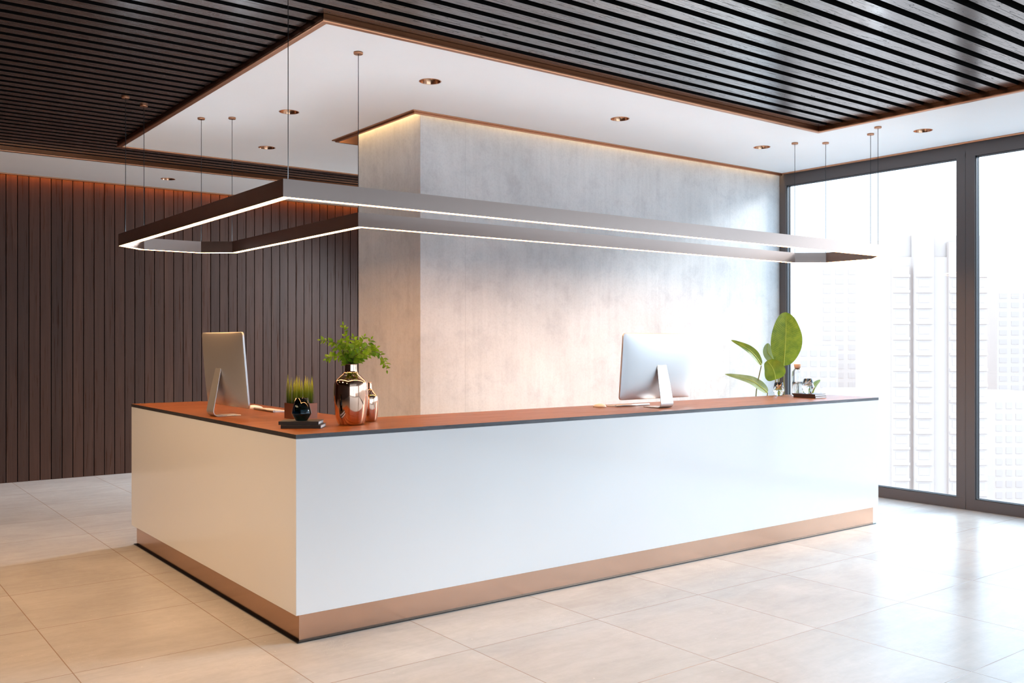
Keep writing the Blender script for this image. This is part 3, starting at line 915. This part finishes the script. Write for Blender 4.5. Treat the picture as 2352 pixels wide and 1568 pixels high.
# carafe
ca = empty('carafe', (6.79, 4.925, ZT), label='clear water carafe with a cork stopper standing behind the brown books', cat='carafe')
outer = smooth_prof([(0.044,0.0),(0.0465,0.003),(0.0465,0.115),(0.0465,0.192),(0.040,0.210),(0.026,0.228),(0.0215,0.240)], 4)
inner = [(r-0.002, z) for r,z in reversed(outer) if z > 0.007] + [(0.043,0.007)]
m = MB(); m.lathe(outer+inner, 48); m.add([(0.043*math.cos(2*PI*i/48),0.043*math.sin(2*PI*i/48),0.007) for i in range(48)], [tuple(range(48))]); m.build('glass', M_GLASS, ca)
m = MB(); m.lathe([(0.0425,0.0076),(0.0441,0.02),(0.0441,0.118)], 48, cap1=True); m.build('water', M_WATER, ca)
m = MB(); m.lathe([(0.0185,0.222),(0.0190,0.232),(0.024,0.234),(0.030,0.266),(0.0285,0.268)], 32, cap1=True); m.build('stopper', M_CORK, ca)

# ------------------------------------------------------------------ big leaved plant behind the desk
pp = CAM + FWD*9.2 + RGT*((1790-1176)/2158.9*9.2)
plant = empty('potted_plant', (pp.x, pp.y, 0), RZ, label='tall broad-leaved banana-like plant behind the desk in the window corner', cat='plant')
k_ = 9.2/2158.9
def pq(px, py, dp=0.0): return Vector(((px-1790)*k_, dp, 1.5-(py-784)*k_))
m = MB(); m.lathe([(0.13,0.0),(0.15,0.02),(0.175,0.30),(0.18,0.32),(0.168,0.32),(0.16,0.28),(0.15,0.27)], 40, cap1=True); m.build('planter', M_CLAY, plant)
def big_leaf(name, mat, spine, halfw, side, fold=0.15, nseg=22, wave=0.0, ribm=M_MIDRIB, tipw=None):
    """spine: control points base to tip, halfw: function of t, side: blade direction"""
    sp_ = []
    n = len(spine)
    for i in range(n-1):
        p0, p1, p2, p3 = spine[max(i-1,0)], spine[i], spine[i+1], spine[min(i+2,n-1)]
        for j in range(nseg//(n-1)+1):
            t = j/(nseg//(n-1)+1)
            sp_.append(0.5*((2*p1)+(p2-p0)*t+(2*p0-5*p1+4*p2-p3)*t*t+(3*p1-p0-3*p2+p3)*t**3))
    sp_.append(spine[-1]); N = len(sp_); side = side.normalized()
    V = []; A = []; K = 8
    for i,p in enumerate(sp_):
        t = i/(N-1); tg = (sp_[min(i+1,N-1)]-sp_[max(i-1,0)]).normalized()
        sd = (side - tg*side.dot(tg)).normalized(); nr = tg.cross(sd).normalized()
        if nr.y > 0: nr = -nr
        w = halfw(t)
        for q in range(-K, K+1):
            u = q/K
            off = nr*(abs(u)**1.3*w*fold + wave*math.sin(t*19+u*2)*abs(u)*w)
            V.append(p + sd*u*w + off); A.append((u, t, 0))
    F = [(i*(2*K+1)+q, i*(2*K+1)+q+1, (i+1)*(2*K+1)+q+1, (i+1)*(2*K+1)+q) for i in range(N-1) for q in range(2*K)]
    m = MB(); m.add(V, F, True)
    o = m.build(name, mat, plant, recalc=False)
    at = o.data.attributes.new('leafuv', 'FLOAT_VECTOR', 'POINT')
    at.data.foreach_set('vector', [c for a in A for c in a])
    m = MB(); m.tube([p + Vector((0,-0.002,0)) for p in sp_], 0.0055, 8, 0.0012); m.build('midrib', ribm, o)
    return o
def stem(a, b_, sag=0.0):
    m = MB(); pts_ = []
    for i in range(9):
        t = i/8; p = a.lerp(b_, t); pts_.append(p + Vector((sag*math.sin(PI*t), 0, 0)))
    m.tube(pts_, 0.008, 8, 0.0055); m.build('stem', M_STEM, plant)
def oval(W, a=0.5, b_=0.5): return lambda t: W*max(0.004, (math.sin(PI*(min(max(t,0.0),1.0))**a)))**b_
base = Vector((0,0,0.28))
# the large upright blade
big_leaf('leaf', M_BANANA, [pq(1800,840,0),pq(1801,800,-.03),pq(1803,760,-.03),pq(1806,717,.01)], oval(0.163,0.92,0.62), Vector((1,0.15,0)), 0.16, 26, 0.012)
stem(base, pq(1800,842), 0.02)
# round lower blade
big_leaf('leaf', M_BANANA, [pq(1780,871,-.02),pq(1776,858,-.05),pq(1770,843,-.06),pq(1760,828,-.03)], oval(0.108,0.85,0.5), Vector((1,0.1,0.22)), 0.2, 20, 0.02)
stem(base+Vector((-.02,-.02,0)), pq(1780,872,-.02), -0.01)
# narrow blade pointing up left
big_leaf('leaf', M_BANANA, [pq(1750,838,.02),pq(1733,815,0),pq(1712,798,-.01),pq(1679,781,0)], oval(0.052,0.72,0.75), Vector((.5,.55,.7)), 0.25, 22, 0.02)
stem(base+Vector((-.03,.01,0)), pq(1750,840,.02), -0.12)
# pale blade leaning down left
big_leaf('leaf', M_BANANA2, [pq(1763,901,.0),pq(1745,886,0),pq(1720,872,0),pq(1665,859,0)], oval(0.056,0.72,0.75), Vector((.25,.5,.8)), 0.2, 22, 0.015)
stem(base+Vector((-.01,-.03,0)), pq(1763,902,0), -0.05)
# pale blade half hidden behind the large one
big_leaf('leaf', M_BANANA2, [pq(1792,836,.12),pq(1780,822,.12),pq(1770,806,.12),pq(1772,788,.12)], oval(0.060,0.85,0.6), Vector((1,.2,.5)), 0.15, 18)
stem(base+Vector((.02,.02,0)), pq(1793,838,.12), 0.02)
# low blades beside the carafe
big_leaf('leaf', M_BANANA, [pq(1822,925,-.1),pq(1820,910,-.1),pq(1821,895,-.1),pq(1826,880,-.1)], oval(0.035,0.8,0.6), Vector((1,.2,0)), 0.15, 16)
stem(base+Vector((.04,0,0)), pq(1822,926,-.1), 0.02)
big_leaf('leaf', M_BANANA, [pq(1862,915,-.05),pq(1852,905,-.05),pq(1840,893,-.05),pq(1826,878,-.05)], oval(0.048,0.85,0.7), Vector((.7,.2,.8)), 0.15, 18)
stem(base+Vector((.05,.02,0)), pq(1862,916,-.05), 0.06)
big_leaf('leaf', M_BANANA2, [pq(1866,905,.1),pq(1872,893,.1),pq(1880,882,.1),pq(1892,873,.1)], oval(0.030,0.8,0.6), Vector((.9,.2,-.5)), 0.15, 14)
stem(base+Vector((.06,.03,0)), pq(1866,906,.1), 0.08)
big_leaf('leaf', M_BANANA, [pq(1858,912,-.02),pq(1860,900,-.02),pq(1864,890,-.02),pq(1866,880,-.02)], oval(0.030,0.8,0.6), Vector((1,.2,0)), 0.15, 14)
stem(base+Vector((.06,.0,0)), pq(1858,913,-.02), 0.07)

# ------------------------------------------------------------------ the city outside
def city_mat(name, c_):
    m, nt, b = new_mat(name); T = NT(nt); setp(b, rough=0.9, spec=0.1)
    f = T.noise(T.coord(), 0.15, 3)
    T.link(T.ramp(f, [(0.35, tuple(x*0.985 for x in c_)), (0.65, c_)]), b.inputs['Base Color'])
    return m
CB = (0.62, 0.505, 0.45)  # distance haze put into the colour; tan evens out the blue sky light
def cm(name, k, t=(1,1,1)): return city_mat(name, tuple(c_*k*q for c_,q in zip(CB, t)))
M_B1 = cm('hazed_facade', 1.0); M_B2 = cm('pale_slab_edge', 1.07); M_B3 = cm('hazy_window', 0.93, (1,1,1.01))
M_B4 = cm('hazed_panel', 0.96); M_GROUND = cm('hazy_ground', 0.5); M_TREE = cm('hazy_trees', 0.6, (1,1.02,0.95))
GZ = -90.0
gm = MB(); gm.box(60, 2500, -1800, 1800, GZ-2, GZ); gm.build('ground', M_GROUND, kind='structure')
def cpos(px, d): return CAM + FWD*d + RGT*((px-1176)/2158.9*d)
def zpx(py, d): return 1.5 - (py-784)/2158.9*d
def repeat(name, mat, parent, w_, dz, dy, places, **k):
    """one box mesh shared by many small parts"""
    m = MB(); m.box(-w_/2, w_/2, -dy, 0.3, 0, dz)
    o = m.build(name, mat, parent)
    for n_,(x,y,z) in enumerate(places):
        c_ = o if n_ == 0 else o.copy()
        if n_: col.objects.link(c_); c_.parent = parent
        c_.location = (x, y, z)
def tower(label, px0, px1, ptop, d, colsn, depth, flr=3.1, main=False):
    p = cpos((px0+px1)/2, d); W = (px1-px0)/2158.9*d
    e = empty('apartment_tower' if main else 'office_block', (p.x, p.y, GZ), RZ, label=label, cat='building')
    Ht = zpx(ptop, d)-GZ
    m = MB(); m.box(-W/2, W/2, 0, depth, 0, Ht); m.build('wall', M_B1, e)
    if not main:
        zlow = max(3, zpx(1150, d)-GZ-3)
        rows = int(min((Ht-4-zlow)/flr, 96//colsn)); bw = W/colsn
        repeat('window', M_B3, e, bw*0.62, flr*0.55, 0.12, [(-W/2+bw*(c_+0.5), 0, Ht-4-r*flr) for r in range(rows) for c_ in range(colsn)])
    return e, W, Ht
T1, W1, H1 = tower('tall hazy apartment tower with stepped crown standing outside the window', 2040, 2265, 590, 190, 8, 18, main=True)
wins = []; slabs = []; grids = []
for (a, b_, y0, dz, mt) in ((-0.47, -0.30, -0.8, -2, M_B1), (-0.26, -0.06, -1.2, 6.5, M_B4), (0.10, 0.28, -0.8, 3.0, M_B4), (0.33, 0.5, -0.5, 0.0, M_B1)):
    m = MB(); m.box(a*W1, b_*W1, y0, 0.2, 0, H1+dz); m.build('bay', mt, T1)
    zz = H1-4; xm = (a+b_)/2*W1
    while zz > zpx(1170, 190)-GZ and len(wins) < 400:
        wins.append((xm, y0, zz-2.1)); slabs.append((xm, y0, zz-0.1)); zz -= 3.15
repeat('window', M_B3, T1, 2.2, 1.5, 0.1, wins[:98])
repeat('balcony', M_B2, T1, 3.3, 0.5, 0.4, slabs[:98])
m = MB(); m.box(-0.40*W1, 0.47*W1, 0.5, 15, H1-0.1, H1+4.4); m.build('roof_crown', M_B4, T1)
tower('faint long hazy office block seen left of the apartment tower', 1885, 2030, 610, 420, 5, 40, 4.2)
tower('faint low hazy block just above the window end of the desk', 1835, 1925, 795, 380, 4, 40, 4.2)
tower('faint hazy block seen in the right-hand window at far right', 2290, 2400, 665, 430, 4, 40, 4.2)
tower('faint low hazy housing block right of the tower, below the skyline', 2283, 2420, 905, 260, 6, 25)
tower('faint low hazy block at the foot of the tower, left of it', 1960, 2040, 900, 300, 5, 30)
# tree crowns by the streets
rnd = random.Random(3)
tm = MB()
for i in range(60):
    px = rnd.uniform(1850, 2420); d = rnd.uniform(500, 750); p = cpos(px, d); r = rnd.uniform(5, 12)
    V = []; n1, n2 = 6, 10
    for j in range(n1+1):
        a = PI*j/n1
        for q in range(n2):
            b_ = 2*PI*q/n2; rr = r*(0.85+0.3*rnd.random())
            V.append((p.x+rr*math.sin(a)*math.cos(b_), p.y+rr*math.sin(a)*math.sin(b_), GZ+r*0.7+0.8*rr*math.cos(a)))
    tm.add(V, [(j*n2+q, j*n2+(q+1)%n2, (j+1)*n2+(q+1)%n2, (j+1)*n2+q) for j in range(n1) for q in range(n2)], True)
tm.build('tree_canopy', M_TREE, kind='stuff', label='hazy mass of tree crowns in the streets far below', cat='trees')

# ------------------------------------------------------------------ light
wd = D.worlds.new('sky'); scene.world = wd; wd.use_nodes = True
bg = wd.node_tree.nodes['Background']
bg.inputs[0].default_value = (0.60, 0.80, 1.0, 1); bg.inputs[1].default_value = 3.6
sun = D.lights.new('sun', 'SUN'); so = D.objects.new('sun', sun); col.objects.link(so)
sd = Vector((-1, 0.34, -0.43)).normalized()
so.rotation_euler = sd.to_track_quat('-Z', 'Y').to_euler()
so.location = (30, -8, 15)
sun.energy = 4.5; sun.angle = math.radians(15); sun.color = (0.95, 0.98, 1.0)

# warm ceiling spots over the floor left of the desk, beyond the picture edge
for (x, y, k) in ((-0.35, 3.0, 0.6), (-0.35, 4.9, 1.0), (-0.35, 6.8, 1.0)):
    l = D.lights.new('ceiling_spot', 'SPOT'); l.energy = 180*k; l.color = (1.0, 0.67, 0.39); l.spot_size = math.radians(124); l.spot_blend = 0.35
    l.shadow_soft_size = 0.09
    lo = D.objects.new('ceiling_spot', l); col.objects.link(lo); lo.location = (x, y, 3.24); lo.rotation_euler = (0, 0, 0)

# cool fill spot added unseen behind the block, brightening timber wall and floor
l = D.lights.new('passage_fill_spot', 'SPOT'); l.energy = 1400; l.color = (0.86, 0.93, 1.0); l.spot_size = math.radians(85); l.spot_blend = 0.8; l.shadow_soft_size = 0.25
lo = D.objects.new('passage_fill_spot', l); col.objects.link(lo); lo.location = (7.4, 8.4, 3.1)
lo.rotation_euler = Vector((2.6-7.4, 10.3-8.4, 0.2-3.1)).to_track_quat('-Z', 'Y').to_euler()

# ------------------------------------------------------------------ camera
cam = D.cameras.new('camera'); co = D.objects.new('camera', cam); col.objects.link(co)
cam.sensor_width = 36; cam.lens = 36*2158.9/2352; cam.clip_end = 5000; cam.clip_start = 0.05
co.location = CAM
co.rotation_euler = (PI/2, 0, RZ)
scene.camera = co

scene.view_settings.view_transform = 'Standard'
scene.view_settings.look = 'None'
scene.view_settings.gamma = 1
scene.view_settings.use_curve_mapping = False
scene.view_settings.exposure = 0.1
cy = scene.cycles
cy.use_denoising = True
cy.max_bounces = 12; cy.diffuse_bounces = 5; cy.glossy_bounces = 5; cy.transmission_bounces = 10; cy.transparent_max_bounces = 12
cy.sample_clamp_indirect = 20.0
cy.caustics_reflective = False; cy.caustics_refractive = False
cy.blur_glossy = 0.5
